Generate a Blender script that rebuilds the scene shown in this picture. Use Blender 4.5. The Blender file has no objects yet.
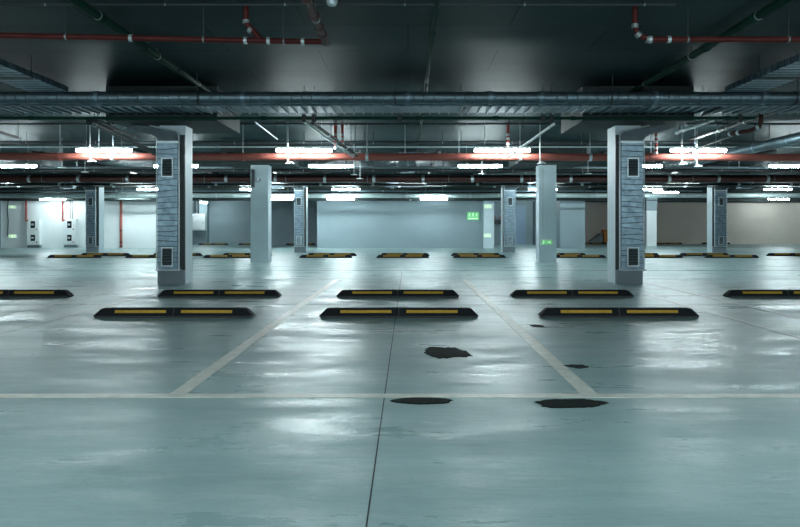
import bpy, bmesh, math, random
from mathutils import Vector, Matrix
random.seed(7)
C = bpy.context.scene.collection
F = 715.0; VX = 408.0; VY = 228.0          # focal length and vanishing point of the photograph, in pixels
def P(px, py, Y):                           # point at depth Y seen at photo pixel (px, py); camera is 1 m above the floor
    return Vector(((px-VX)/F*Y, Y, 1+(VY-py)/F*Y))
def X(px, Y): return (px-VX)/F*Y
def Z(py, Y): return 1+(VY-py)/F*Y
CEIL = 3.42

# ------------------------------------------------------------------ materials
M = {}
def nodes(name):
    m = bpy.data.materials.new(name); m.use_nodes = True
    nt = m.node_tree; b = nt.nodes['Principled BSDF']
    M[name] = m
    return m, nt, b
def mix_rgb(nt, fac, a, b):
    n = nt.nodes.new('ShaderNodeMix'); n.data_type = 'RGBA'
    if hasattr(fac, 'links') or isinstance(fac, bpy.types.NodeSocket): nt.links.new(fac, n.inputs[0])
    else: n.inputs[0].default_value = fac
    for v, i in ((a, 6), (b, 7)):
        if isinstance(v, bpy.types.NodeSocket): nt.links.new(v, n.inputs[i])
        else: n.inputs[i].default_value = (*v, 1)
    return n.outputs[2]
def noise(nt, scale, stretch=(1,1,1), detail=4, rough=.55):
    tc = nt.nodes.new('ShaderNodeTexCoord'); mp = nt.nodes.new('ShaderNodeMapping')
    mp.inputs['Scale'].default_value = stretch
    nt.links.new(tc.outputs['Object'], mp.inputs[0])
    n = nt.nodes.new('ShaderNodeTexNoise'); n.inputs['Scale'].default_value = scale
    n.inputs['Detail'].default_value = detail; n.inputs['Roughness'].default_value = rough
    nt.links.new(mp.outputs[0], n.inputs['Vector'])
    return n.outputs['Fac']
def ramp(nt, s, a, b, lo=0., hi=1.):
    n = nt.nodes.new('ShaderNodeMapRange'); nt.links.new(s, n.inputs[0])
    n.inputs[1].default_value = a; n.inputs[2].default_value = b
    n.inputs[3].default_value = lo; n.inputs[4].default_value = hi
    return n.outputs[0]
def bump(nt, b, s, strength=.2, dist=.01):
    n = nt.nodes.new('ShaderNodeBump'); n.inputs['Strength'].default_value = strength
    n.inputs['Distance'].default_value = dist
    nt.links.new(s, n.inputs['Height']); nt.links.new(n.outputs[0], b.inputs['Normal'])
def pm(name, col, rough=.5, metal=0., var=.25, scale=6., bmp=0., stretch=(1,1,1), spec=.5):
    m, nt, b = nodes(name)
    f = ramp(nt, noise(nt, scale, stretch), .3, .7)
    dark = tuple(c*(1-var) for c in col)
    nt.links.new(mix_rgb(nt, f, dark, col), b.inputs['Base Color'])
    b.inputs['Roughness'].default_value = rough; b.inputs['Metallic'].default_value = metal
    if bmp: bump(nt, b, noise(nt, scale*4, stretch), bmp)
    b.inputs['Specular IOR Level'].default_value = spec
    return m
def em(name, col, strength):
    m, nt, b = nodes(name)
    b.inputs['Base Color'].default_value = (*col, 1); b.inputs['Emission Color'].default_value = (*col, 1)
    b.inputs['Emission Strength'].default_value = strength
    return m

def floor_mat():
    m, nt, b = nodes('sealed_concrete')
    big = ramp(nt, noise(nt, .5, (.5, 1, 1), 6, .62), .32, .68)
    c = mix_rgb(nt, big, (.275, .425, .435), (.355, .52, .52))
    def layer(c, sc, st, lo, hi, amt, col, det=9, ro=.72):
        return mix_rgb(nt, ramp(nt, noise(nt, sc, st, det, ro), lo, hi, 0, amt), c, col)
    c = layer(c, .45, (.7, 1.5, 1), .48, .66, .55, (.22, .335, .35))       # broad worn, darker areas
    c = layer(c, 1.3, (.5, 1.8, 1), .50, .64, .5, (.24, .35, .365))        # trowel sweeps
    c = layer(c, 2.9, (.45, 1.7, 1), .51, .66, .5, (.26, .37, .38))
    c = layer(c, .9, (.5, 1.5, 1), .53, .68, .6, (.56, .66, .64))          # pale scuffs
    c = layer(c, 3.7, (.35, 1.9, 1), .55, .70, .45, (.60, .68, .66))
    c = layer(c, .7, (1.2, .8, 1), .54, .70, .22, (.42, .45, .38))         # faint yellowed patches
    c = layer(c, 34, (1, 1, 1), .58, .72, .35, (.2, .27, .28), 3, .6)
    nt.links.new(c, b.inputs['Base Color'])
    r = ramp(nt, noise(nt, 1.4, (.45, 1.7, 1), 9, .75), .36, .64, .20, .56)
    nt.links.new(r, b.inputs['Roughness'])
    b.inputs['Specular IOR Level'].default_value = .5
    bump(nt, b, noise(nt, 4.5, (.5, 1.5, 1), 9, .7), .45, .012)
    return m
def ceiling_mat():
    m, nt, b = nodes('painted_slab')
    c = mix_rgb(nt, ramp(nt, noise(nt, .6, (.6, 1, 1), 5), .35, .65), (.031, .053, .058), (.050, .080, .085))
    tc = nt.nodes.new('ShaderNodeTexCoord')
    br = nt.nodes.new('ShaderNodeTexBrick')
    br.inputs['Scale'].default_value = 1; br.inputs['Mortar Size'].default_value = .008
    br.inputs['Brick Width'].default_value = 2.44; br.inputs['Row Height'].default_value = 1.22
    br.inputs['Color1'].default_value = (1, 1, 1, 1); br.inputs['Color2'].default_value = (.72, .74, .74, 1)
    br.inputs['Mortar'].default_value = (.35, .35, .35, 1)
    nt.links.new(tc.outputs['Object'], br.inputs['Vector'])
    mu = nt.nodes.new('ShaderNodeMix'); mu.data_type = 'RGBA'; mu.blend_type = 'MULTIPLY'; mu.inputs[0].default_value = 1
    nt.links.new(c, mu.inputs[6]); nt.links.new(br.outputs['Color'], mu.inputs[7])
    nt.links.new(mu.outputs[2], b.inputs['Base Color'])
    b.inputs['Roughness'].default_value = .5
    b.inputs['Specular IOR Level'].default_value = .03
    bump(nt, b, noise(nt, 5, (1, 1, 1), 5), .15, .01)
    return m
floor_mat(); ceiling_mat()
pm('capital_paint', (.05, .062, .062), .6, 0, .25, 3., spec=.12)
pm('grey_paint', (.34, .43, .47), .55, 0, .12, 1.2, .05)
pm('white_paint', (.84, .88, .89), .55, 0, .06, 1.2)
pm('mid_paint', (.29, .37, .405), .6, 0, .10, .8)
pm('beige_paint', (.68, .60, .53), .6, 0, .12, .6)
pm('column_paint', (.72, .84, .90), .5, 0, .10, 2., .05)
pm('column_base', (.20, .25, .28), .55, 0, .15, 3.)
pm('blue_door', (.30, .43, .58), .45, 0, .08, 2.)
pm('galvanised', (.28, .39, .47), .34, .55, .5, 9., .25)
pm('galvanised_dark', (.18, .25, .29), .42, .8, .3, 8., .1)
pm('steel', (.60, .68, .71), .35, .45, .2, 10.)
pm('dark_steel', (.05, .06, .065), .45, .3, .3, 10.)
pm('black_pipe', (.014, .017, .019), .5, .1, .3, 8.)
pm('green_pipe', (.008, .045, .030), .6, 0, .3, 8., spec=.1)
pm('shaded_red', (.10, .016, .015), .5, 0, .3, 6., spec=.2)  # red paint darkened for the near pipes, their dim light put into the colour
pm('bracket_steel', (.30, .34, .35), .5, .5, .2, 10.)
pm('red_paint', (.38, .055, .035), .32, 0, .25, 6.)
pm('orange_red', (.36, .105, .08), .5, 0, .2, 3., spec=.3)
pm('silver_pipe', (.50, .60, .60), .45, .15, .2, 5.)
pm('dull_zinc', (.10, .135, .155), .5, .4, .3, 10.)
pm('dark_red', (.075, .028, .026), .5, 0, .3, 6., spec=.25)
pm('rubber', (.012, .014, .018), .7, 0, .35, 25., .2).node_tree.nodes['Principled BSDF'].inputs['Specular IOR Level'].default_value = .2
pm('rubber_edge', (.035, .04, .043), .6, 0, .3, 20.)
pm('yellow_reflector', (.60, .35, .022), .45, 0, .2, 30.)
pm('line_paint', (.88, .89, .80), .42, 0, .28, 9., 0, (1, 1, 1))
pm('faded_paint', (.46, .57, .56), .42, 0, .3, 5.)
pm('joint_fill', (.03, .04, .045), .7)
pm('oil', (.008, .013, .012), .75, 0, .5, 12., .5).node_tree.nodes['Principled BSDF'].inputs['Specular IOR Level'].default_value = .08
pm('white_metal', (.80, .84, .85), .4, 0, .05)
pm('black_glass', (.015, .02, .022), .1)
pm('orange_plastic', (.75, .26, .03), .5)
pm('housing', (.03, .035, .035), .6)
em('tube_light', (.80, .97, 1.0), 75)
em('sign_green', (.16, .56, .22), .32)
em('sign_pale', (.62, .88, .60), .6)

# ------------------------------------------------------------------ mesh building
class MB:
    def __init__(s): s.bm = bmesh.new()
    def box(s, x0, x1, y0, y1, z0, z1, mat=None, bevel=0):
        x0, x1 = min(x0, x1), max(x0, x1)
        vs = [s.bm.verts.new(p) for p in ((x0,y0,z0),(x1,y0,z0),(x1,y1,z0),(x0,y1,z0),(x0,y0,z1),(x1,y0,z1),(x1,y1,z1),(x0,y1,z1))]
        fs = [s.bm.faces.new([vs[i] for i in f]) for f in ((3,2,1,0),(4,5,6,7),(0,1,5,4),(1,2,6,5),(2,3,7,6),(3,0,4,7))]
        if bevel:
            es = set(e for f in fs for e in f.edges)
            bmesh.ops.bevel(s.bm, geom=list(es), offset=bevel, segments=2, affect='EDGES', profile=.6)
        return s
    def prism(s, pts, axis, a, b):          # polygon in the plane across an axis, extruded from a to b
        def v(p, t): return {'x': (t, p[0], p[1]), 'y': (p[0], t, p[1]), 'z': (p[0], p[1], t)}[axis]
        A = [s.bm.verts.new(v(p, a)) for p in pts]; B = [s.bm.verts.new(v(p, b)) for p in pts]
        n = len(pts)
        s.bm.faces.new(A); s.bm.faces.new(B[::-1])
        for i in range(n): s.bm.faces.new((A[i], B[i], B[(i+1) % n], A[(i+1) % n]))
        return s
    def tube(s, pts, r, seg=12, radii=None):
        pts = [Vector(p) for p in pts]; rings = []
        up = Vector((0, 0, 1))
        for i, p in enumerate(pts):
            d = (pts[min(i+1, len(pts)-1)] - pts[max(i-1, 0)]).normalized()
            if i == 0:
                u = d.cross(up)
                if u.length < .1: u = d.cross(Vector((0, 1, 0)))
                u.normalize()
            else: u = (u - d*u.dot(d)).normalized()
            w = d.cross(u)
            rr = radii[i] if radii else r
            rings.append([s.bm.verts.new(p + (u*math.cos(2*math.pi*k/seg) + w*math.sin(2*math.pi*k/seg))*rr) for k in range(seg)])
        for a, b in zip(rings, rings[1:]):
            for k in range(seg): s.bm.faces.new((a[k], a[(k+1) % seg], b[(k+1) % seg], b[k]))
        s.bm.faces.new(rings[0][::-1]); s.bm.faces.new(rings[-1])
        return s
    def build(s, name, mat, parent=None, smooth=False, loc=None):
        bmesh.ops.recalc_face_normals(s.bm, faces=s.bm.faces)
        me = bpy.data.meshes.new(name); s.bm.to_mesh(me); s.bm.free()
        if smooth:
            for p in me.polygons: p.use_smooth = True
            try: me.set_sharp_from_angle(angle=math.radians(40))
            except Exception: pass
        me.materials.append(M[mat])
        o = bpy.data.objects.new(name, me); C.objects.link(o)
        if parent is not None:
            o.parent = parent; o.matrix_parent_inverse = Matrix.Identity(4)
            # geometry is written in world coordinates; shift into the parent's space
            T = Matrix.Translation(-world_of(parent)); me.transform(T)
        elif loc is not None:
            me.transform(Matrix.Translation(-Vector(loc))); o.location = loc
        return o
def world_of(o):
    v = Vector(o.location)
    while o.parent: o = o.parent; v += Vector(o.location)
    return v
def tag(o, label, cat, group=None):
    o['label'] = label; o['category'] = cat
    if group: o['group'] = group
    return o
def thing(name, label, cat, loc, group=None):
    o = bpy.data.objects.new(name, None); C.objects.link(o); o.location = loc
    o.empty_display_size = .1
    return tag(o, label, cat, group)
def struct(o): o['kind'] = 'structure'; return o
def dup(root, loc, label, group=None):
    r = root.copy(); C.objects.link(r); r.location = loc; r['label'] = label
    if group: r['group'] = group
    for ch in list(root.children):
        c = ch.copy(); C.objects.link(c); c.parent = r
        for g in list(ch.children):
            d = g.copy(); C.objects.link(d); d.parent = c
    return r

# ------------------------------------------------------------------ the setting
struct(MB().box(-26, 32, -10, 47, -.3, 0).build('floor', 'sealed_concrete'))
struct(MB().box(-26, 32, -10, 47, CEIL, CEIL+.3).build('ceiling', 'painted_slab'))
struct(MB().box(-26.3, -26, -10, 47, 0, CEIL).build('wall_left', 'grey_paint'))
struct(MB().box(32, 32.3, -10, 47, 0, CEIL).build('wall_right', 'beige_paint'))
struct(MB().box(-26, 32, -10.3, -10, 0, CEIL).build('wall_behind', 'grey_paint'))
WL = 35.75
struct(MB().box(-26, -10.95, WL, WL+.25, 0, CEIL).build('wall_back_left', 'white_paint'))
struct(MB().box(-26, 8.72, 43, 43.3, 0, CEIL).build('wall_recess', 'mid_paint'))
m_ = MB().box(-4.55, 3.75, WL, 43, 0, CEIL)
struct(m_.build('wall_back_middle', 'mid_paint'))
struct(MB().box(3.75, 4.25, WL-.45, WL+.1, 0, CEIL).build('wall_pier', 'column_paint'))
struct(MB().box(7.5, 8.72, 35.21, 45, 0, CEIL).build('wall_back_block', 'mid_paint'))
struct(MB().box(8.72, 32, 45, 45.3, 0, CEIL).build('wall_back_right', 'beige_paint'))
struct(MB().box(-12.9, -11.95, 42.5, 43, 0, CEIL).build('wall_buttress', 'mid_paint'))
# lower edge of the slab beam above the far walls
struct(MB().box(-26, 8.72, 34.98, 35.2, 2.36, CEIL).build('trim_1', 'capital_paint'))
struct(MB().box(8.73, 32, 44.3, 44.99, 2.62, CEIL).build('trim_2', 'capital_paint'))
struct(MB().box(-20.9, -20.35, WL-.5, WL, 0, CEIL).build('wall_corner', 'grey_paint'))
# door in the recess
d = MB().box(6.15, 7.05, 42.94, 42.998, 0, 2.3).build('door_1', 'blue_door'); struct(d)
MB().box(6.09, 6.15, 42.92, 42.998, 0, 2.36).box(7.05, 7.11, 42.92, 42.998, 0, 2.36).box(6.15, 7.05, 42.92, 42.998, 2.3, 2.36).build('door_frame', 'grey_paint', d)
MB().tube([(6.25, 42.93, 1.02), (6.25, 42.88, 1.02), (6.38, 42.88, 1.02)], .012, 8).build('door_handle', 'steel', d)
# floor joints
def joint(n, x0, x1, y0, y1, w=.008):
    struct(MB().box(x0, x1, y0, y1, .0002, .0012).build('trim_%d' % n, 'joint_fill'))
joint(3, -.1425, -.1365, -2, 16.8)
joint(4, -26, 32, 16.77, 16.84)
joint(5, -26, 32, 10.52, 10.545)
joint(6, -26, 32, 9.3, 9.308)
joint(7, 3.6, 3.612, 4.5, 7.6)
joint(8, -26, 32, 30.2, 30.22)

# ------------------------------------------------------------------ painted lines
def line(label, x0, x1, y0, y1, h=.0022, mat='line_paint'):
    m = MB()
    # a slightly ragged hand-rolled edge
    n = max(4, int(max(x1-x0, y1-y0)/.22)); A = []; B = []
    longx = (x1-x0) > (y1-y0)
    for i in range(n+1):
        t = i/n; j = random.uniform(-.003, .003); k = random.uniform(-.003, .003)
        if longx: A.append((x0+(x1-x0)*t, y0+j)); B.append((x0+(x1-x0)*t, y1+k))
        else: A.append((x0+j, y0+(y1-y0)*t)); B.append((x1+k, y0+(y1-y0)*t))
    for i in range(n):
        quad = [A[i], A[i+1], B[i+1], B[i]]
        v = [m.bm.verts.new((*q, h)) for q in quad]; m.bm.faces.new(v)
        w_ = [m.bm.verts.new((*q, .0002)) for q in quad]
        for a in range(4): m.bm.faces.new((v[a], v[(a+1) % 4], w_[(a+1) % 4], w_[a]))
    bmesh.ops.remove_doubles(m.bm, verts=m.bm.verts, dist=1e-5)
    o = m.build('parking_line', mat, loc=((x0+x1)/2, (y0+y1)/2, 0))
    tag(o, label, 'parking line', 'painted bay lines')
line('long white line painted across the floor in the foreground', -12, 12, 4.21, 4.305, .003)
line('white bay line slanting up to the left column side, left of centre', -1.435, -1.335, 4.306, 13.9)
line('white bay line right of centre that ends beside the dark stains', 1.04, 1.14, 4.306, 13.9)
line('faint white bay line passing the right end of the right front wheel stop', 3.54, 3.62, 4.306, 12.6, mat='faded_paint')
line('faint white bay line in front of the right ducted column, second from right', 4.30, 4.38, 6.8, 13.9, mat='faded_paint')
line('faint white bay line by the left end of the left front wheel stop', -3.92, -3.84, 4.306, 12.6, mat='faded_paint')
line('faint white bay line at the left edge passing the far left wheel stop', -4.68, -4.60, 6.8, 13.9, mat='faded_paint')
line('pale lane edge line across the aisle behind the ducted columns', -14, 14, 14.0, 14.1, mat='faded_paint')
line('pale lane edge line across the far side of the aisle', -20, 22, 18.6, 18.7, mat='faded_paint')

# ------------------------------------------------------------------ stains
def stain(label, pxc, pyc, wpx, dpx, rag, seed):
    r = random.Random(seed)
    y = F/(pyc-VY); x = X(pxc, y); hw = wpx/2/F*y; hd = abs(F/(pyc-dpx/2-VY) - F/(pyc+dpx/2-VY))/2
    m = MB(); n = 64; ph = [r.uniform(0, 6.28) for _ in range(8)]
    def rad(t): return 1 + rag*sum(math.sin(k*t+ph[k-1])/(k**.6) for k in range(2, 8))*.2 + rag*.07*math.sin(23*t+ph[0])+rag*.05*math.sin(17*t+ph[1]) + rag*.08*r.uniform(-1, 1)
    rr = [rad(2*math.pi*i/n) for i in range(n)]
    c = m.bm.verts.new((x, y, .0045))
    top = [m.bm.verts.new((x+hw*.93*rr[i]*math.cos(2*math.pi*i/n), y+hd*.93*rr[i]*math.sin(2*math.pi*i/n), .0042)) for i in range(n)]
    bot = [m.bm.verts.new((x+hw*rr[i]*math.cos(2*math.pi*i/n), y+hd*rr[i]*math.sin(2*math.pi*i/n), .0003)) for i in range(n)]
    for i in range(n):
        j = (i+1) % n
        m.bm.faces.new((c, top[i], top[j])); m.bm.faces.new((top[i], bot[i], bot[j], top[j]))
    tag(m.build('oil_stain', 'oil', smooth=False, loc=(x, y, 0)), label, 'stain', 'dark stains on the concrete')
stain('ragged black stain between the two slanting bay lines', 446, 352.5, 46, 11, .62, 3)
stain('smooth elongated dark stain just below the long line, left one', 422, 401, 64, 6.6, .25, 5)
stain('large dark stain just below the long line near the bay line end', 571, 403.5, 72, 9, .45, 8)
stain('small thin dark smear right of the right bay line', 577, 366.5, 22, 3.4, .8, 11)
stain('faint small dark smear on the floor right of the front centre stop', 537, 326, 14, 2.2, .7, 12)

# ------------------------------------------------------------------ wheel stops
def make_stop(w=1.775):
    root = thing('wheel_stop', '', 'wheel stop', (0, 0, 0))
    h = .105; d = .15; ti = .09; tw = .034
    m = MB(); b = m.bm
    def ring(z, ix, yy0, yy1): return [b.verts.new(p) for p in ((ix, yy0, z), (w-ix, yy0, z), (w-ix, yy1, z), (ix, yy1, z))]
    r0 = ring(.0, .03, 0, d); r1 = ring(.022, 0, 0, d); r2 = ring(.097, ti-.015, d/2-tw-.008, d/2+tw+.008); r3 = ring(h, ti+.01, d/2-tw+.006, d/2+tw-.006)
    b.faces.new(r0[::-1]); b.faces.new(r3)
    for a, c in ((r0, r1), (r1, r2), (r2, r3)):
        for i in range(4): b.faces.new((a[i], a[(i+1) % 4], c[(i+1) % 4], c[i]))
    m.build('body', 'rubber', root)
    # joint collar in the middle
    def slope(z, off): 
        t = (z-.022)/.075; return t*(d/2-tw-.008)-off
    m = MB(); pr = [(-.002, .004), (-.002, .023), (slope(.094, .003), .099), (d/2-tw+.006, h+.002), (d/2+tw-.006, h+.002), (d-slope(.094, .003), .099), (d+.002, .023), (d+.002, .004)]
    m.prism(pr, 'x', w/2-.006, w/2+.006); m.build('joint_cover', 'rubber_edge', root)
    m = MB(); m.prism([(-.004, .003), (-.004, .022), (.004, .022), (.004, .003)], 'x', .012, w-.012); m.build('edge_lip', 'rubber_edge', root)
    for x0 in (.235, w/2+.085):
        x1 = x0+.57
        for s in (0, 1):
            ys = [slope(.054, .003), slope(.084, .003), slope(.084, -.002), slope(.054, -.002)]
            if s: ys = [d-v for v in ys]
            MB().prism(list(zip(ys, (.054, .084, .084, .054))), 'x', x0, x1).build('reflective_strip', 'yellow_reflector', root)
    for xx in (.19, w/2-.06, w/2+.06, w-.19):
        MB().tube([(xx, d/2, h-.004), (xx, d/2, h+.004)], .016, 10).build('bolt', 'dark_steel', root)
    return root
stop0 = make_stop(); used = [False]
def stop(x, y, label, group):
    if not used[0]:
        used[0] = True; stop0.location = (x, y, 0); stop0['label'] = label; stop0['group'] = group; return
    dup(stop0, (x, y, 0), label, group)
G1 = 'black and yellow wheel stops in the bays'
for px, w in ((93, 'left'), (319, 'middle'), (540, 'right')):
    stop(X(px, 7.95), 7.95, 'black rubber wheel stop with yellow strips, %s one of the nearest row' % w, G1)
for px, w in ((157-179*1.0-32, 'cut off by the left edge'), (157, 'in front of the left ducted column'), (336, 'straight behind the middle front stop'), (511, 'in front of the right ducted column'), (727, 'cut off by the right edge')):
    stop(X(px, 10.29), 10.29, 'wheel stop of the second row, %s' % w, G1)
o3 = ['leftmost', 'second from left', 'third from left', 'fourth from left', 'fifth from left', 'sixth from left', 'seventh from left', 'eighth from left', 'ninth from left']
for i, px in enumerate((47, 125, 203, 299, 376, 453, 553, 630, 706)):
    stop(X(px, 23.8), 23.8, 'distant wheel stop in the front one of the two far rows, %s' % o3[i], G1)
o4 = o3 + ['rightmost']
for i, px in enumerate((80, 152, 222, 307, 380, 451, 537, 610, 680, 768)):
    stop(X(px, 25.5), 25.5, 'distant wheel stop in the rear one of the two far rows, %s' % o4[i], G1)
for i, px in enumerate((198, 238, 285.5)):
    stop(X(px, 41.9), 41.9, 'tiny wheel stop against the recessed far wall, %s of those left' % ('first', 'second', 'third')[i], G1)
for i, px in enumerate((577, 617, 654, 702)):
    stop(X(px, 44.0), 44.0, 'tiny wheel stop against the beige far wall, %s from the left' % ('first', 'second', 'third', 'fourth')[i], G1)

# ------------------------------------------------------------------ columns
CAPZ = 2.83
def column(x0, x1, y0, y1, label, cap=True, mat='column_paint', capw=.72):
    cx = (x0+x1)/2
    root = thing('concrete_column', label, 'column', (cx, (y0+y1)/2, 0), 'concrete columns of the garage')
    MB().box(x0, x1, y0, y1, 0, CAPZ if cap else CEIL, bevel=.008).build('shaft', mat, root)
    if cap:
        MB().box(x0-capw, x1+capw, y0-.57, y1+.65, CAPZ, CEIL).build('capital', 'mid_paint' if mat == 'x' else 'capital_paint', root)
    return root
Y1 = 12.77
column(-4.44, -3.975, Y1, Y1+.42, 'pale column behind the galvanised duct, near left')
column(3.70, 4.16, Y1, Y1+.5, 'pale column behind the galvanised duct, near right')
Y2 = 20.75
column(X(250.5, Y2), X(268.2, Y2), Y2, Y2+.5, 'plain bare column without duct, left of centre')
column(X(539, Y2), X(556.5, Y2), Y2, Y2+.5, 'plain bare column with a small green sign near its foot')
Y3 = 29.2
c3 = [(-13.1, -12.62, -1), (-4.62, -4.16, -1), (3.86, 4.36, 1), (12.42, 12.95, 1)]
for (a, b, s), w in zip(c3, ('far left before the white wall with hose cabinets', 'far centre left before the middle wall corner', 'far centre right beside the blue door', 'far right before the beige wall')):
    column(a, b, Y3, Y3+.5, 'distant ducted column, %s' % w)
column(12.95, 13.5, 38.8, 39.3, 'distant white painted column without duct before the beige wall', True, 'white_paint', .3)
MB_ = MB().box(12.93, 13.52, 38.78, 39.32, 1.95, 2.82).build('painted_band', 'mid_paint', [o for o in C.objects if o.get('label', '').startswith('distant white painted')][0])

# ------------------------------------------------------------------ ventilation ducts on columns
def vent(cx0, cx1, yf, side, label, box=False):
    # side -1: bends out to the left; +1 to the right
    dpt = .13
    if side < 0: a, b = cx0+.01, cx1-.10
    else: a, b = cx0+.07, cx1
    w = b-a; yd = yf-dpt; zb, zt = .27, 2.52
    root = thing('ventilation_duct', label, 'duct', ((a+b)/2, yf, 0), 'galvanised ducts on the columns')
    MB().box(a, b, yd, yf-.001, zb, zt, bevel=.006).build('riser', 'galvanised', root)
    MB().box(cx0, cx1, yf-.028, yf-.001, .25, 2.66).build('shadow_gap_plate', 'dark_steel', root)  # added dark sheet standing for the shadow gap between duct and column edge
    MB().box(cx0, cx1, yd+.03, yf-.001, 0, zb-.025).build('plinth', 'column_base', root)
    MB().box(a-.02, b+.05, yd-.03, yf-.002, zb-.024, zb-.002, bevel=.004).build('bottom_rail', 'steel', root)
    # folded cross seams, each slightly out of level
    m = MB(); r = random.Random(int(cx0*10))
    z = zb+.12
    while z < zt-.05:
        t = r.uniform(-.012, .022)*(-side)
        mid = (a+b)/2 + r.uniform(-.05, .05)
        m.tube([(a-.004, yd-.004, z-t), (mid, yd-.006, z+r.uniform(-.006, .006)), (b+.004, yd-.004, z+t)], .0065, 6)
        z += r.uniform(.085, .115)
    m.build('seams', 'dark_steel', root)
    # grilles
    gx = (a+b)/2 + (.01 if side > 0 else 0)
    for z0, z1 in ((.34, .64), (1.92, 2.22)):
        g = MB(); gw = .105
        g.box(gx-gw, gx+gw, yd-.028, yd-.002, z0-.02, z0).box(gx-gw, gx+gw, yd-.028, yd-.002, z1, z1+.02)
        g.box(gx-gw, gx-gw+.02, yd-.028, yd-.002, z0, z1).box(gx+gw-.02, gx+gw, yd-.028, yd-.002, z0, z1)
        go = g.build('grille', 'steel', root)
        MB().box(gx-gw+.021, gx+gw-.021, yd-.012, yd-.002, z0+.001, z1-.001).build('opening', 'black_pipe', go)
        s_ = MB(); k = 6
        for i in range(k):
            zz = z0+(i+.5)*(z1-z0)/k
            s_.prism([(yd-.026, zz-.012), (yd-.014, zz+.012), (yd-.013, zz+.008), (yd-.024, zz-.014)], 'x', gx-gw+.021, gx+gw-.021)
        s_.build('slats', 'galvanised_dark', go)
    # outward bend towards the ceiling, a flat sleeve
    xe = a-.42 if side < 0 else b+.42
    if side < 0: poly = [(a, zt), (b, zt), (b, zt+.14), (b-.06, zt+.2), (xe+.05, CAPZ-.012), (xe-.12, CAPZ-.05), (a-.1, zt+.13), (a, zt+.06)]
    else: poly = [(b, zt), (a, zt), (a, zt+.14), (a+.06, zt+.2), (xe-.05, CAPZ-.012), (xe+.12, CAPZ-.05), (b+.1, zt+.13), (b, zt+.06)]
    MB().prism(poly, 'y', yd+.01, yf-.001).build('bend', 'dull_zinc', root)
    # flange at the top of the riser
    MB().box(a-.015, b+.015, yd-.015, yf-.002, zt-.02, zt+.02).build('flange', 'steel', root)
    # side guard pipes
    inn = b+.03 if side < 0 else a-.03
    out = a-.012 if side < 0 else b+.012
    p = MB().tube([(inn, yd-.015, zb-.01), (inn, yd-.015, zt+.1), (inn+side*.015, yd-.015, zt+.15), (inn+side*.06, yd-.015, zt+.19), (inn+side*.52, yd-.015, CAPZ-.02)], .014, 8)
    p.build('guard_pipe', 'steel', root, True)
    MB().tube([(out, yd-.01, zb-.01), (out, yd-.01, zt+.05), (out+side*.02, yd-.01, zt+.09), (out+side*.1, yd-.01, zt+.13)], .011, 8).build('guard_pipe', 'steel', root, True)
    if box:
        bx = xe+side*.25
        MB().box(bx-.24, bx+.24, yf-.5, yf-.05, 2.60, CAPZ+.02, bevel=.01).build('fan_box', 'galvanised', root)
        MB().tube([(bx, yf-.3, CAPZ+.02), (bx, yf-.3, CEIL)], .02, 8).build('hanger_rod', 'steel', root)
    return root
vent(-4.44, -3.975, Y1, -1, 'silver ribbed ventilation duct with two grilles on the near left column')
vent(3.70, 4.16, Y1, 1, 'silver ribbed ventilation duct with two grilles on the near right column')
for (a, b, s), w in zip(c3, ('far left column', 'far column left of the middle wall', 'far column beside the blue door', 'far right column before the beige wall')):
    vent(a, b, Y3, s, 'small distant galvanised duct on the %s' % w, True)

# ------------------------------------------------------------------ ceiling lights
def make_light():
    root = thing('ceiling_light', '', 'light', (0, 0, 0))
    L = 1.27
    MB().box(-L/2-.02, L/2+.02, -.045, .045, .022, .05, bevel=.006).build('housing', 'housing', root)
    t = MB().tube([(-L/2, 0, -.02), (-L/2+.02, 0, -.02), (L/2-.02, 0, -.02), (L/2, 0, -.02)], .03, 10, radii=[.028, .042, .042, .028])
    t.build('diffuser', 'tube_light', root, True)
    MB().tube([(-.4, 0, .05), (-.4, 0, CEIL-2.8)], .006, 6).build('hanger_rod', 'steel', root)
    MB().tube([(.4, 0, .05), (.4, 0, CEIL-2.8)], .006, 6).build('hanger_rod', 'steel', root)
    return root
light0 = make_light(); lu = [False]
def light(x, y, label, group='suspended fluorescent lights', z=2.8):
    if not lu[0]: lu[0] = True; o = light0; o.location = (x, y, z); o['label'] = label; o['group'] = group
    else: o = dup(light0, (x, y, z), label, group)
    if abs(z-2.8) > .02:
        for c in o.children:
            if c.name.startswith('hanger_rod'):
                c.scale = (1, 1, (CEIL-z-.001)/(CEIL-2.8)); 
    return o
o6 = ['outer left', 'left', 'centre left', 'centre right', 'right', 'outer right']
for i, x in enumerate((-11.45, -6.93, -2.37, 2.15, 6.62, 11.2)):
    light(x, 16.3, 'bright fluorescent light just above the orange-red pipe, %s one' % o6[i], z=2.79)
for i, x in enumerate((-11.45, -6.75, -2.25, 2.1, 6.75, 11.15)):
    light(x, 20.8, 'bright fluorescent light seen just below the orange-red pipe, %s one' % o6[i], z=2.82)
for i, px in enumerate((151, 254, 346, 543, 648, 778)):
    light(X(px, 33), 33, 'distant fluorescent light of the third row, %s' % o4[i], z=2.80)
light(X(50, 34.5), 34.75, 'distant light above the two white hose cabinets', z=2.40)
light(X(128, 34.5), 34.82, 'added light hidden behind the silver pipe, brightening the white wall by the standpipe', z=2.57)  # added lamp, tucked out of sight to brighten the white wall
light(X(281, 34.4), 34.0, 'distant light seen just right of the left plain column', z=2.40)
light(X(341, 34.0), 34.0, 'light before the middle wall top, left of the two', z=2.40)
light(X(434, 34.0), 34.0, 'light before the middle wall top, right of the two', z=2.40)
light(22.3, 43.0, 'added light washing the beige wall, near the right edge', z=2.75)  # added lamp to brighten the right part of the beige wall
light(26.8, 43.0, 'added unseen light washing the beige wall, past the right edge', z=2.75)  # second added lamp for the beige wall, outside the frame
light(-11.85, 41.5, 'small light above the white electrical cabinet', z=2.5).rotation_euler = (0, 0, math.radians(90))
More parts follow.
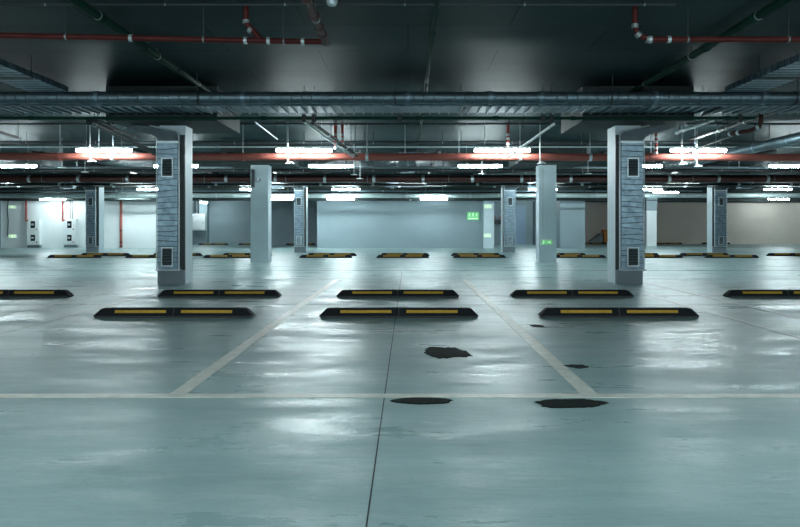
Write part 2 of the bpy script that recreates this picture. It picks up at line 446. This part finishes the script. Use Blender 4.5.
light(13.2, 36.6, 'distant light before the white painted column', z=2.84)
light(6.8, 39.6, 'distant light before the blue door', z=2.72)
for i, x in enumerate((-15.9, -10.6, -5.3, 0, 5.3, 10.6, 15.9)):
    light(x, 27.5, 'light largely hidden behind the distant brown pipe, %s' % (o4[i]), z=2.93)
k = 0
for y in (1.6, -2.9, -7.4):
    for i, x in enumerate((-11.45, -6.93, -2.37, 2.15, 6.62, 11.2)):
        light(x, y, 'fluorescent light above and behind the viewpoint, %s of the row at %s' % (o6[i], {1.6: 'the bay entrance', -2.9: 'the near aisle', -7.4: 'the rear aisle'}[y]), z=2.8)

# ------------------------------------------------------------------ pipes, ducts and trays overhead
def run(name, label, cat, pts, r, mat, seg=14, hang=None, coup=None, group=None, coupmat='steel', hangr=.006, cw=.05, smooth=True):
    """a pipe: tube > hanger rods up to the ceiling, couplings"""
    pts = [Vector(p) for p in pts]
    root = thing(name, label, cat, pts[0], group)
    MB().tube(pts, r, seg).build('tube', mat, root, smooth)
    for x in (hang or []):
        p = on_path(pts, x)
        MB().tube([(p.x, p.y, p.z+r*.6), (p.x, p.y, CEIL)], hangr, 6).build('hanger_rod', 'dark_steel', root)
        MB().tube([p - pdir(pts, x)*.009, p + pdir(pts, x)*.009], r+.004, seg).build('pipe_clamp', 'bracket_steel', root, smooth)
    for x in (coup or []):
        p = on_path(pts, x); dd = pdir(pts, x)
        MB().tube([p-dd*cw/2, p+dd*cw/2], r+.009, seg).build('coupling', coupmat, root, smooth)
    return root
def on_path(pts, t):
    L = [(b-a).length for a, b in zip(pts, pts[1:])]; s = t*sum(L)
    for i, l in enumerate(L):
        if s <= l or i == len(L)-1: return pts[i] + (pts[i+1]-pts[i])*(min(s, l)/l)
        s -= l
def pdir(pts, t): return (on_path(pts, min(1, t+.004)) - on_path(pts, max(0, t-.004))).normalized()
def fr(n, a=.03, b=.97): return [a+(b-a)*i/(n-1) for i in range(n)]

# spiral duct across the whole view
yd = 11.3; zd = 3.055
root = thing('spiral_duct', 'long silver spiral duct crossing the whole ceiling above the tray', 'duct', (0, yd, zd))
pts = []; rad = []
x = -9.5
while x < 10.3:
    pts += [(x, yd, zd), (x+.145, yd, zd), (x+.152, yd, zd), (x+.158, yd, zd)]; rad += [.098, .098, .090, .090]; x += .16
MB().tube(pts, .1, 20, radii=rad).build('tube', 'galvanised_dark', root, True)
for xx in (-7.8, -4.9, -2.6, .0, 1.3, 2.1, 3.9, 5.6, 8.):
    MB().tube([(xx-.03, yd, zd), (xx+.03, yd, zd)], .112, 20).build('flange', 'galvanised', root, True)
for xx in (-6.5, -3.3, -.2, 3.2, 6.1):
    MB().tube([(xx, yd-.11, zd-.1), (xx, yd-.11, CEIL)], .006, 6).build('hanger_rod', 'dark_steel', root)
    MB().tube([(xx-.01, yd, zd), (xx+.01, yd, zd)], .116, 20).build('pipe_clamp', 'dark_steel', root, True)
# flat ribbed duct behind it
root = thing('flat_duct', 'wide flat grey duct with ribbed underside behind the spiral duct', 'duct', (0, 11.8, 2.93))
MB().box(-9.5, 10.2, 11.45, 12.10, 2.95, 3.16).build('casing', 'galvanised_dark', root)
m = MB(); x = -9.4
while x < 10.1:
    m.box(x, x+.022, 11.42, 12.11, 2.925, 2.95); x += .16
m.build('ribs', 'galvanised_dark', root)
for xx in (-7.2, -2.9, .9, 5.0, 8.8):
    MB().tube([(xx, 12.122, 2.93), (xx, 12.122, CEIL)], .006, 6).build('hanger_rod', 'dark_steel', root)
    MB().box(xx-.02, xx+.02, 11.40, 12.13, 2.905, 2.925).build('bracket', 'dark_steel', root)
# branch ducts running towards the viewer
for nm, a, b, z0 in (('left', -5.92, -5.3, 3.12), ('right', 4.95, 5.55, 3.12)):
    root = thing('branch_duct', 'broad flat duct with cross ribs running forward at the upper %s' % nm, 'duct', ((a+b)/2, 8, z0), 'flat ducts running forward')
    MB().box(a, b, 4.5, 11.17, z0, z0+.09, bevel=.01).build('casing', 'galvanised', root)
    m = MB(); y = 4.6
    while y < 11.1: m.box(a-.004, b+.004, y, y+.008, z0-.005, z0+.095); y += .16
    m.build('ribs', 'dark_steel', root)
    for yy in (6, 8, 10):
        for q in (a-.03, b+.03): MB().tube([(q, yy, z0-.03), (q, yy, CEIL)], .006, 6).build('hanger_rod', 'dark_steel', root)
        MB().box(a-.05, b+.05, yy-.015, yy+.015, z0-.035, z0-.015).build('bracket', 'dark_steel', root)
# green pipes
run('water_pipe', 'dark green pipe crossing the view just under the flat duct', 'pipe', [(-9.5, 12.17, 2.87), (5.9, 12.17, 2.87)], .027, 'green_pipe', hang=None, coup=fr(12), coupmat='green_pipe', cw=.08)
g = [o for o in C.objects if o.get('label', '').startswith('dark green pipe crossing')][0]
for px in (304, 314, 400, 543, 551, 740):
    xx = X(px, 12.17)
    MB().tube([(xx, 12.185, 2.80), (xx, 12.185, CEIL)], .006, 6).build('hanger_rod', 'dark_steel', g)
    MB().box(xx-.035, xx+.035, 12.135, 12.198, 2.80, 2.93, bevel=.01).build('pipe_clamp', 'black_pipe', g)
H = 2.3
gl = [('left', -1.46*H, 5.2, 12.1, .048), ('thin central', .127*H, 5.2, 21.5, .026), ('right', 1.65*H, 5.2, 12.1, .048)]
for nm, xx, y0, y1, r in gl:
    run('sprinkler_main', 'dark green ceiling pipe running away from the viewer, %s one' % nm, 'pipe', [(xx, y0, 1+H), (xx, y1, 1+H)], r, 'green_pipe', hang=fr(4, .1, .9), coup=fr(4, .2, .75), coupmat='green_pipe', group='green pipes running away from the viewer')
# thin conduits on the slab
run('conduit', 'thin conduit crossing the ceiling at the very top of the view', 'conduit', [(-8, 7.6, 3.375), (X(675, 7.6), 7.6, 3.375)], .012, 'dark_steel', 8, hang=fr(9), group='thin ceiling conduits')
# junction globe
root = thing('smoke_detector', 'round pale detector on the ceiling conduit at top centre', 'detector', (X(332, 7.5), 7.5, 3.34))
m = MB(); c = (X(332, 7.5), 7.5)
m.tube([(*c, 3.415), (*c, 3.39), (*c, 3.36), (*c, 3.335), (*c, 3.325)], .05, 18, radii=[.055, .06, .058, .045, .02]); m.build('cover', 'steel', root, True)
MB().tube([(*c, CEIL), (*c, 3.41)], .035, 12).build('base', 'steel', root)
# near red sprinkler pipes
yr = 7.8
zl = lambda px: Z(35.5+(42-35.5)*px/325, yr)
pl = [(X(px, yr), yr, zl(px)) for px in (-60, 80, 200, 322)]
r1 = run('sprinkler_pipe', 'dark red sprinkler pipe across the upper left', 'pipe', pl, .031, 'shaded_red', hang=[.15, .33, .69, .9], coup=[.50, .80, .86, .95], cw=.035)
br = [(X(262, yr), yr, zl(262)), (X(252, yr), yr, Z(29.5, yr)), (X(247, yr), yr, Z(24, yr)), (X(246, yr), yr, Z(20, yr)), (X(246, yr), yr, CEIL)]
MB().tube(br, .031, 14).build('riser', 'shaded_red', r1, True)
for a, b in (((246, 20), (246, 23.5)), ((249, 29), (252, 31.5))):
    MB().tube([P(*a, yr), P(*b, yr)], .038, 14).build('coupling', 'bracket_steel', r1, True)
xb = X(326, yr); zb = Z(42, yr)
r2 = run('sprinkler_pipe', 'dull red branch pipe coming forward from the end of the upper left pipe', 'pipe', [(xb, yr+.05, zb), (xb, 4.8, zb)], .04, 'dark_red', hang=[.3, .75], coup=[.12, .2, .33, .5], coupmat='dark_red', cw=.07)
r3 = run('sprinkler_pipe', 'dark red sprinkler pipe across the upper right, ending in a riser', 'pipe', [(X(650, yr), yr, Z(39.5, yr)), (9.5, yr, Z(39.5, yr))], .031, 'shaded_red', hang=[.06, .22, .45, .8], coup=[.0, .03], cw=.035)
br = [(X(655, yr), yr, Z(39.5, yr)), (X(648, yr), yr, Z(39.2, yr)), (X(640, yr), yr, Z(35.5, yr)), (X(636, yr), yr, Z(30.5, yr)), (X(635, yr), yr, Z(25, yr)), (X(635, yr), yr, CEIL)]
MB().tube(br, .031, 14).build('riser', 'shaded_red', r3, True)
for a, b in (((635, 24), (635, 28)), ((637, 33), (640, 36.5)), ((646, 39.5), (651, 39.6))):
    MB().tube([P(*a, yr), P(*b, yr)], .038, 14).build('coupling', 'bracket_steel', r3, True)

# slab-level conduits beyond the columns
run('conduit', 'thin dark conduit crossing under the slab behind the green pipe', 'conduit', [(-10, 16.2, 3.36), (10, 16.2, 3.36)], .02, 'dark_steel', 8, hang=fr(8), group='thin ceiling conduits')
run('water_pipe', 'dark pipe crossing just above the front row of lights', 'pipe', [(-12, 17.9, Z(142.6, 17.9)), (12, 17.9, Z(142.6, 17.9))], .04, 'dark_steel', hang=fr(14), coup=fr(9, .06, .94), coupmat='dark_steel')
run('conduit', 'pale conduit just under the dark pipe above the lights', 'conduit', [(-12, 17.8, Z(147, 17.8)), (12, 17.8, Z(147, 17.8))], .018, 'steel', 8, hang=fr(10, .05, .96), group='thin ceiling conduits')
# the big orange-red pipe
yo = 16.62
big = run('fire_main', 'thick orange-red pipe crossing the view under the front lights', 'pipe', [(-11.5, yo, Z(156.5, yo)), (11.6, yo, Z(157.5, yo))], .086, 'orange_red', 20, hang=None, coup=None)
for px in (99, 113, 243, 288, 405, 459, 520, 633, 651, 695, 160, 367, 590, 60):
    xx = X(px, yo); zz = Z(157, yo)
    MB().tube([(xx-.035, yo, zz), (xx+.035, yo, zz)], .098, 20).build('pipe_clamp', 'steel' if px % 3 else 'orange_red', big, True)
    MB().tube([(xx, yo, zz+.09), (xx, yo, CEIL)], .008, 6).build('hanger_rod', 'steel', big)
# risers joining the big pipe
for px, top, nm in ((336, 132, 'left of centre'), (343, 138, 'left of centre, the shorter'), (507, 130, 'right of centre'), (654, 137, 'just right of the near right column')):
    run('riser_pipe', 'short red riser pipe above the orange-red pipe, %s' % nm, 'pipe', [(X(px, yo), yo-.14, CEIL), (X(px, yo), yo-.14, Z(150 if px != 654 else 155, yo))], .032, 'red_paint', coup=[.45, .6, .8, .95], group='short red risers')
# pale sprinkler brackets under it
for px, py, nm in ((90, 160, 'left, below the left light'), (288, 162, 'centre left, below the second light'), (540, 162, 'between the plain column and the light'), (682, 163, 'first under the right light'), (697, 165, 'second under the right light')):
    root = thing('ceiling_sprinkler', 'small pale sprinkler bracket hanging under the orange-red pipe, %s' % nm, 'sprinkler', (X(px, 16.3), 16.4, Z(py, 16.4)), 'sprinkler heads')
    c = (X(px, 16.4), 16.4)
    MB().tube([(*c, CEIL), (*c, Z(py, 16.4))], .012, 8).build('drop_pipe', 'white_metal', root)
    MB().tube([(*c, Z(py, 16.4)+.01), (*c, Z(py, 16.4)-.02), (*c, Z(py, 16.4)-.04)], .03, 12, radii=[.02, .03, .07]).build('deflector', 'white_metal', root)
    MB().tube([(c[0]-.02, c[1], Z(py, 16.4)+.02), (c[0]+.13, c[1]+.02, Z(py, 16.4)-.03)], .016, 8).build('side_arm', 'white_metal', root)
for px, py, Yh, nm in ((62, 167.5, 19.2, 'leftmost'), (85, 172, 19.6, 'second from left'), (354, 174.5, 20, 'upper central one'), (360, 178.5, 22, 'lower of the central pair'), (482, 173.5, 21.5, 'centre right'), (588, 173.5, 21.5, 'beside the near right column'), (187, 172.5, 20, 'right of the near left column')):
    c = (X(px, Yh), Yh); z = Z(py, Yh)
    root = thing('ceiling_sprinkler', 'small white disc hanging from a thin rod, %s' % nm, 'sprinkler', (c[0], c[1], z), 'sprinkler heads')
    MB().tube([(*c, z+.005), (*c, z-.012)], .10, 16).build('disc', 'white_metal', root)
    MB().tube([(*c, CEIL), (*c, z)], .008, 6).build('rod', 'steel', root)

# pipes running diagonally under the slab behind the duct
def diag(name, label, cat, a, b, r, mat, **k): return run(name, label, cat, [P(*a), P(*b)], r, mat, **k)
diag('water_pipe', 'black pipe running back under the slab left of the near left column', 'pipe', (90, 122, 12.4), (157, 154, 16.3), .05, 'black_pipe', hang=[.05, .5, .95], coup=[.0, .5, .95], coupmat='black_pipe')
diag('water_pipe', 'second black pipe above it, left of the near left column', 'pipe', (92, 119.6, 12.5), (138, 138, 15), .035, 'black_pipe', hang=[.1, .9])
diag('conduit', 'pale conduit running back towards the second light, left of centre', 'conduit', (303, 121, 12.4), (353, 157, 16.0), .02, 'steel', hang=[.05, .5, .95], group='diagonal conduits')
diag('water_pipe', 'black pipe beside the pale conduit, left of centre', 'pipe', (313, 123, 12.6), (357, 156, 16.2), .03, 'black_pipe', hang=[.05, .5, .95], coup=[.3, .7, .9], coupmat='steel')
diag('conduit', 'pale conduit slanting down to the light right of centre', 'conduit', (554, 124, 12.4), (508, 157, 16.0), .024, 'white_metal', hang=[.05, .6, .95], group='diagonal conduits')
diag('conduit', 'short pale conduit under the slab left of the plain left column', 'conduit', (255, 122, 12.6), (277, 139, 14.6), .014, 'steel', hang=[.1, .9], group='diagonal conduits')
diag('conduit', 'pale bar running back right of the near right column', 'conduit', (713, 120, 12.3), (676, 133, 14.2), .03, 'white_metal', hang=[.1, .9], group='diagonal conduits')
diag('water_pipe', 'long dark pipe slanting back at the right', 'pipe', (776, 112, 12.5), (690, 139.5, 16.4), .035, 'black_pipe', hang=[.1, .5, .9], coup=[.3, .6])
diag('spiral_duct', 'dark round duct slanting back at the right edge above the right light', 'duct', (830, 131, 14.6), (700, 160, 19.2), .12, 'galvanised_dark', hang=[.1, .4, .8], coup=[.25, .5, .75], coupmat='galvanised')
diag('water_pipe', 'dark pipe slanting down at the left edge under the slab', 'pipe', (-20, 126, 12.5), (20, 138.5, 14), .03, 'black_pipe', hang=[.1, .95])
run('riser_pipe', 'dark brown elbow riser hanging at the upper right', 'pipe', [(X(761, 12.6), 12.6, CEIL), (X(761, 12.6), 12.6, Z(122, 12.6)), (X(759, 12.6), 12.6, Z(127, 12.6)), (X(752, 12.6), 12.7, Z(131, 12.7)), (X(738, 12.8), 13.2, Z(134, 13.2))], .04, 'dark_red', coup=[.5, .8, .95])
run('water_pipe', 'thin dark pipe to the right of the elbow riser', 'pipe', [(X(738, 13.2), 13.35, Z(134, 13.2)), (X(690, 16), 16.1, Z(152, 16))], .025, 'dark_steel', hang=[.2, .8])

# the dense dark pipe band farther back
def cross(name, label, cat, y, py0, py1, mat, x0=-20, x1=20, n=12, cm='steel', nc=14, r=None, seg=12):
    yy = (py0+py1)/2; rr = r or (py1-py0)/2/F*y
    return run(name, label, cat, [(x0, y, Z(yy, y)), (x1, y, Z(yy, y))], rr, mat, seg, hang=fr(n), coup=fr(nc, .05, .93), coupmat=cm, cw=.1)
cross('conduit', 'thin pale conduit behind the second row of lights', 'conduit', 22.3, 167.4, 168.6, 'galvanised_dark', -13, 13, nc=6)
cross('water_pipe', 'dark pipe crossing behind the second row of lights', 'pipe', 22.8, 169.4, 171.8, 'black_pipe', -13, 13, nc=8, cm='dark_steel')
cross('conduit', 'pale conduit above the brown pipe band', 'conduit', 24.0, 173.6, 174.5, 'steel', 2.2, 15, n=5, nc=4)
cross('fire_main', 'dark brownish red pipe crossing in the distance', 'pipe', 25.6, 175.6, 182.2, 'dark_red', -17, 17, nc=18)
cross('water_pipe', 'black pipe crossing in the distance below the brown pipe', 'pipe', 27.3, 183.2, 185.8, 'black_pipe', -17, 17, cm='steel', nc=16)
cross('water_pipe', 'lower black pipe crossing in the distance', 'pipe', 28.1, 186.2, 187.4, 'dark_steel', -17, 17, cm='steel', nc=9)
cross('conduit', 'thin pale conduit low in the distant pipe band', 'conduit', 34.0, 190.6, 191.6, 'galvanised', -22, 14, nc=6)
cross('silver_pipe', 'pale silver pipe crossing above the far walls', 'pipe', 34.42, 193.2, 198.0, 'silver_pipe' if 'silver_pipe' in M else 'galvanised', -24, 28, nc=16)
cross('water_pipe', 'thin dark pipe crossing just above the far wall tops', 'pipe', 34.2, 199.6, 200.8, 'dark_steel', -22, 18, nc=8)
# cable trays filling the dark band
for y, z, x0, x1, nm in ((23.4, 2.92, -15, 15, 'nearer'), (26.4, 2.92, -18, 18, 'middle'), (32.3, 2.92, -20, 22, 'farther')):
    root = thing('cable_tray', 'dark cable tray crossing among the distant pipes, the %s one' % nm, 'cable tray', (0, y, z), 'dark cable trays')
    MB().box(x0, x1, y, y+.5, z, z+.01).box(x0, x1, y, y+.012, z, z+.09).box(x0, x1, y+.488, y+.5, z, z+.09).build('tray', 'dark_steel', root)
    m = MB()
    for j in range(5): m.tube([(x0, y+.08+j*.08, z+.035), (x1, y+.08+j*.08, z+.035)], .02, 6)
    m.build('cables', 'black_pipe', root)
    for i in range(9):
        xx = x0+.4+i*(x1-x0-.8)/8
        MB().tube([(xx, y+.25, z+.01), (xx, y+.25, CEIL)], .01, 6).build('hanger_rod', 'steel', root)
# longitudinal ducts over the bays in the distance
for x0, nm in ((-8.9, 'far left'), (-.3, 'central'), (8.5, 'far right')):
    root = thing('branch_duct', 'dark flat duct running back among the distant pipes, %s' % nm, 'duct', (x0, 26, 3.1), 'flat ducts running back')
    MB().box(x0, x0+.55, 22, 33.9, 3.2, 3.34).build('casing', 'galvanised_dark', root)
    for yy in (22.6, 25.4, 29.5, 33):
        MB().box(x0-.04, x0+.59, yy, yy+.03, 3.17, 3.198).build('bracket', 'dark_steel', root)
        for q in (x0-.03, x0+.58): MB().tube([(q, yy+.015, 3.198), (q, yy+.015, CEIL)], .008, 6).build('hanger_rod', 'dark_steel', root)

def back(label, px, Y0, Y1_, z, r, mat, name='water_pipe', cat='pipe', px2=None, **k):
    x0 = X(px, Y0); x1 = x0 if px2 is None else X(px2, Y1_)
    return run(name, label, cat, [(x0, Y0, z), (x1, Y1_, z)], r, mat, hang=[.05, .5, .95], **k)
for px, nm in ((30, 'near the left edge'), (132, 'left of the near left column'), (225, 'left of the plain left column'), (438, 'near the centre'), (606, 'beside the near right column'), (700, 'right of the near right column'), (775, 'near the right edge')):
    back('dark pipe running back through the distant pipe band, %s' % nm, px, 19.6, 33.2, 3.10+.02*(px % 3), .045, 'black_pipe', coup=[.2, .45, .7], coupmat='steel', group='pipes running back in the distance')
for px, py, Yf, nm in ((218, 183, 30.5, 'left of the plain left column'), (392, 185, 31.0, 'at the centre'), (585, 182, 30.5, 'behind the near right column'), (160, 184, 31, 'behind the near left column')):
    xx = X(px, Yf); zz = Z(py, Yf)
    root = thing('fan_unit', 'grey fan unit hanging in the distant pipe band, %s' % nm, 'fan', (xx, Yf, zz), 'fan units')
    MB().box(xx-.28, xx+.28, Yf, Yf+.03, zz-.12, zz+.16, bevel=.01).build('front_plate', 'galvanised', root)
    MB().tube([(xx, Yf+.031, zz), (xx, Yf+.7, zz)], .13, 16).build('barrel', 'galvanised_dark', root, True)
    MB().tube([(xx, Yf+.35, zz+.12), (xx, Yf+.35, CEIL)], .015, 6).build('hanger_rod', 'steel', root)
# ------------------------------------------------------------------ wall equipment
for px, nm in ((35.5, 'left'), (71.8, 'right')):
    cx = X(px, WL); w = .33; yb = WL-.002; yf = WL-.24
    root = thing('hose_cabinet', 'white fire hose cabinet with two dark windows on the white wall, %s one' % nm, 'cabinet', (cx, yb, .15), 'fire hose cabinets')
    MB().box(cx-w, cx+w, yf, yb, .16, 1.45, bevel=.01).build('body', 'white_metal', root)
    for z0, z1 in ((1.0, 1.34), (.36, .66)):
        dr = MB().box(cx-w+.03, cx+w-.03, yf-.016, yf-.001, z0-.12, z1+.06).build('door', 'white_metal', root)
        MB().box(cx-.11, cx+.11, yf-.022, yf-.0165, z0, z1).build('window', 'black_glass', dr)
        MB().tube([(cx-.06, yf-.03, (z0+z1)/2), (cx+.04, yf-.03, (z0+z1)/2)], .05, 12).build('hose_reel', 'steel', dr)
        MB().tube([(cx+.2, yf-.04, z0-.06), (cx+.2, yf-.017, z0-.06)], .035, 10).build('knob', 'red_paint', dr)
    MB().box(cx-w+.03, cx+w-.03, yf+.04, yb, .03, .155).build('foot', 'column_base', root)
    MB().tube([(cx-w+.06, yf-.05, 1.38), (cx-w+.06, yf-.001, 1.38)], .045, 12).build('red_button', 'red_paint', root)
    pxp = cx-w-.08
    run('fire_pipe', 'thin red pipe dropping down the white wall to the %s hose cabinet' % nm, 'pipe', [(pxp, WL-.12, CEIL), (pxp, WL-.12, 1.42), (pxp+.01, WL-.12, 1.36), (pxp+.032, WL-.12, 1.34)], .04, 'red_paint', coup=[.3, .8], coupmat='red_paint', group='red pipes to the hose cabinets')
for px, nm in ((76.5, 'left of the two'), (79, 'right of the two')):
    xx = X(px-6, WL)
    run('conduit', 'thin grey conduit dropping to the right hose cabinet, %s' % nm, 'conduit', [(xx, WL-.04, CEIL), (xx, WL-.04, 1.455)], .015, 'dark_steel', 8, group='conduits above the hose cabinet')
run('drain_pipe', 'brownish red standpipe on the white wall between the columns', 'pipe', [(X(122, WL), WL-.12, CEIL), (X(122, WL), WL-.12, .02)], .065, 'standpipe' if 'standpipe' in M else 'orange_red', coup=[.3, .75, .92, .985], coupmat='dark_red')

def sign(px0, px1, py0, py1, y, label, kind, frame='white_metal'):
    x0, x1 = X(px0, y), X(px1, y); z0, z1 = Z(py1, y), Z(py0, y)
    root = thing('exit_sign', label, 'sign', ((x0+x1)/2, y, z0), 'green escape signs')
    MB().box(x0, x1, y-.05, y-.001, z0, z1, bevel=.004).build('frame', frame, root)
    e = (z1-z0)*.09
    MB().box(x0+e, x1-e, y-.058, y-.0505, z0+e, z1-e).build('panel', 'sign_green' if kind != 'pale' else 'sign_pale', root)
    m = MB(); h = z1-z0; w = x1-x0; ya, yb = y-.064, y-.0585
    mat = 'sign_pale' if kind != 'pale' else 'sign_green'
    def fig(cx, cz, s):                      # running figure
        m.tube([(cx, ya, cz+.36*s), (cx, yb, cz+.36*s)], .09*s, 10)
        m.prism([(cx-.08*s, cz+.24*s), (cx+.1*s, cz+.24*s), (cx+.02*s, cz-.05*s), (cx-.12*s, cz-.05*s)], 'y', ya, yb)
        m.prism([(cx-.1*s, cz-.06*s), (cx+.0*s, cz-.06*s), (cx+.16*s, cz-.3*s), (cx+.08*s, cz-.34*s)], 'y', ya, yb)
        m.prism([(cx-.12*s, cz-.06*s), (cx-.03*s, cz-.06*s), (cx-.2*s, cz-.34*s), (cx-.28*s, cz-.3*s)], 'y', ya, yb)
        m.prism([(cx+.08*s, cz+.22*s), (cx+.24*s, cz+.06*s), (cx+.2*s, cz+.02*s), (cx+.04*s, cz+.16*s)], 'y', ya, yb)
    def arrow(cx, cz, s, dr):
        m.prism([(cx-dr*.3*s, cz+.07*s), (cx+dr*.02*s, cz+.07*s), (cx+dr*.02*s, cz-.07*s), (cx-dr*.3*s, cz-.07*s)], 'y', ya, yb)
        m.prism([(cx+dr*.03*s, cz+.22*s), (cx+dr*.3*s, cz), (cx+dr*.03*s, cz-.22*s)], 'y', ya, yb)
    if kind == 'wide':
        fig(x0+w*.22, z0+h*.5, h*.85); arrow(x0+w*.68, z0+h*.5, h*1.0, 1)
    elif kind == 'board':
        for q in (.2, .5, .8): fig(x0+w*q, z0+h*.62, h*.55)
        m.box(x0+w*.1, x0+w*.9, ya, yb, z0+h*.12, z0+h*.24)
    else:
        arrow(x0+w*.7, z0+h*.5, h*.9, 1); fig(x0+w*.25, z0+h*.5, h*.8)
    m.build('pictogram', mat, root)
sign(540.5, 552.5, 239.5, 245, Y2, 'small green and white escape sign near the foot of the plain right column', 'wide')
sign(467, 479, 212, 220, WL, 'green board with pale figures on the grey middle wall', 'board', 'sign_green')
sign(484, 491.5, 204.5, 208.5, WL-.45, 'pale green sign high on the pier at the middle wall end', 'pale')
sign(483.5, 491, 233.5, 237.5, WL-.45, 'pale green sign low on the pier at the middle wall end', 'pale')
sign(9, 16.2, 205.5, 208.5, WL, 'upper pale green sign on the left wall', 'pale')
sign(9, 16.8, 234.3, 238, WL, 'lower pale green sign on the left wall', 'pale')
run('cable', 'dark cable hanging between the two green signs on the left wall', 'cable', [P(8.2, 200, WL-.03), P(7.2, 210, WL-.03), P(8.2, 220, WL-.03), P(7.6, 236, WL-.03)], .02, 'dark_steel', 6)
run('conduit', 'thin conduit dropping down the plain right column to its sign', 'conduit', [P(543, 168, Y2-.015), P(543, 239, Y2-.015)], .012, 'steel', 8)
MBx = thing('junction_box', 'small grey box high on the plain left column', 'box', P(257, 180, Y2-.001))
MB().box(X(256, Y2), X(260.5, Y2), Y2-.08, Y2-.001, Z(181.5, Y2), Z(178.5, Y2), bevel=.005).build('case', 'galvanised_dark', MBx)
MB().box(X(256.4, Y2), X(260.1, Y2), Y2-.09, Y2-.081, Z(181.2, Y2), Z(178.8, Y2)).build('lid', 'steel', MBx)
MBx = thing('speaker_panel', 'tall narrow black panel at the top of the plain left column', 'panel', P(253, 187, Y2-.001))
MB().box(X(252, Y2), X(254.6, Y2), Y2-.1, Y2-.001, Z(187.5, Y2), Z(169.5, Y2), bevel=.008).build('case', 'dark_steel', MBx)
# white electrical cabinet by the recess
x0, x1 = -12.75, -11.98
root = thing('electrical_cabinet', 'bright white cabinet hanging on the recessed wall beside the near left column', 'cabinet', (-12.3, 42.4, .9))
MB().box(x0, x1, 42.2, 42.498, Z(230.5, 42.2), Z(213.8, 42.2), bevel=.01).build('body', 'white_metal', root)
MB().box(x0+.04, x1-.04, 42.17, 42.199, Z(229.8, 42.2), Z(214.4, 42.2), bevel=.004).build('door', 'white_metal', root)
MB().tube([(x1-.1, 42.14, 1.3), (x1-.1, 42.169, 1.3)], .03, 8).build('lock', 'dark_steel', root)
for k, xx in enumerate((-12.6, -12.42)):
    run('conduit', 'dark conduit rising from the white electrical cabinet, %s one' % ('left', 'right')[k], 'conduit', [(xx, 42.4, Z(213.8, 42.2)+.003), (xx, 42.4, CEIL)], .04, 'dark_steel', 8)
# valves in the gap beside the pier
root = thing('valve_set', 'two small dark valves on the wall in the gap beside the pier', 'valve', (X(499, 42.9), 42.9, 1.3))
for px in (495, 500):
    xx = X(px, 42.8)
    MB().box(xx-.12, xx+.12, 42.75, 42.999, 1.22, 1.5, bevel=.02).build('valve_body', 'dark_steel', root)
    MB().tube([(xx, 42.8, 1.5), (xx, 42.8, 1.72)], .03, 8).build('stem', 'orange_red', root)
# orange bin and ramp
root = thing('grit_bin', 'orange box standing against the beige wall beside the near right column', 'bin', (12.5, 44.5, 0))
MB().box(12.15, 12.95, 44.3, 44.9, .12, .82, bevel=.02).build('body', 'orange_plastic', root)
MB().box(12.1, 13.0, 44.25, 44.95, .825, .9, bevel=.02).build('lid', 'orange_plastic', root)
for xx in (12.2, 12.8): MB().box(xx, xx+.1, 44.35, 44.85, 0, .119).build('foot', 'dark_steel', root)
root = thing('folded_ramp', 'dark sloping wedge beside the orange box', 'ramp', (11.7, 44.5, 0))
MB().prism([(11.1, 0), (12.08, 0), (12.08, .68), (11.95, .66)], 'y', 44.35, 44.85).build('wedge', 'column_base', root)
MB().box(11.15, 12.07, 44.3, 44.345, 0.0, .07).build('edge_strip', 'yellow_reflector', root)

# ------------------------------------------------------------------ world, camera, view
w = bpy.data.worlds.new('World'); bpy.context.scene.world = w; w.use_nodes = True
w.node_tree.nodes['Background'].inputs[0].default_value = (.02, .03, .03, 1)
w.node_tree.nodes['Background'].inputs[1].default_value = .2
cam = bpy.data.cameras.new('camera'); co = bpy.data.objects.new('camera', cam); C.objects.link(co)
cam.sensor_width = 36; cam.lens = 36*F/800
cam.shift_x = (400-VX)/800; cam.shift_y = (VY-263.5)/800
co.location = (0, 0, 1); co.rotation_euler = (math.radians(90), 0, 0)
bpy.context.scene.camera = co
vs = bpy.context.scene.view_settings
vs.view_transform = 'Standard'; vs.look = 'None'; vs.gamma = 1; vs.use_curve_mapping = False
vs.exposure = 0.62
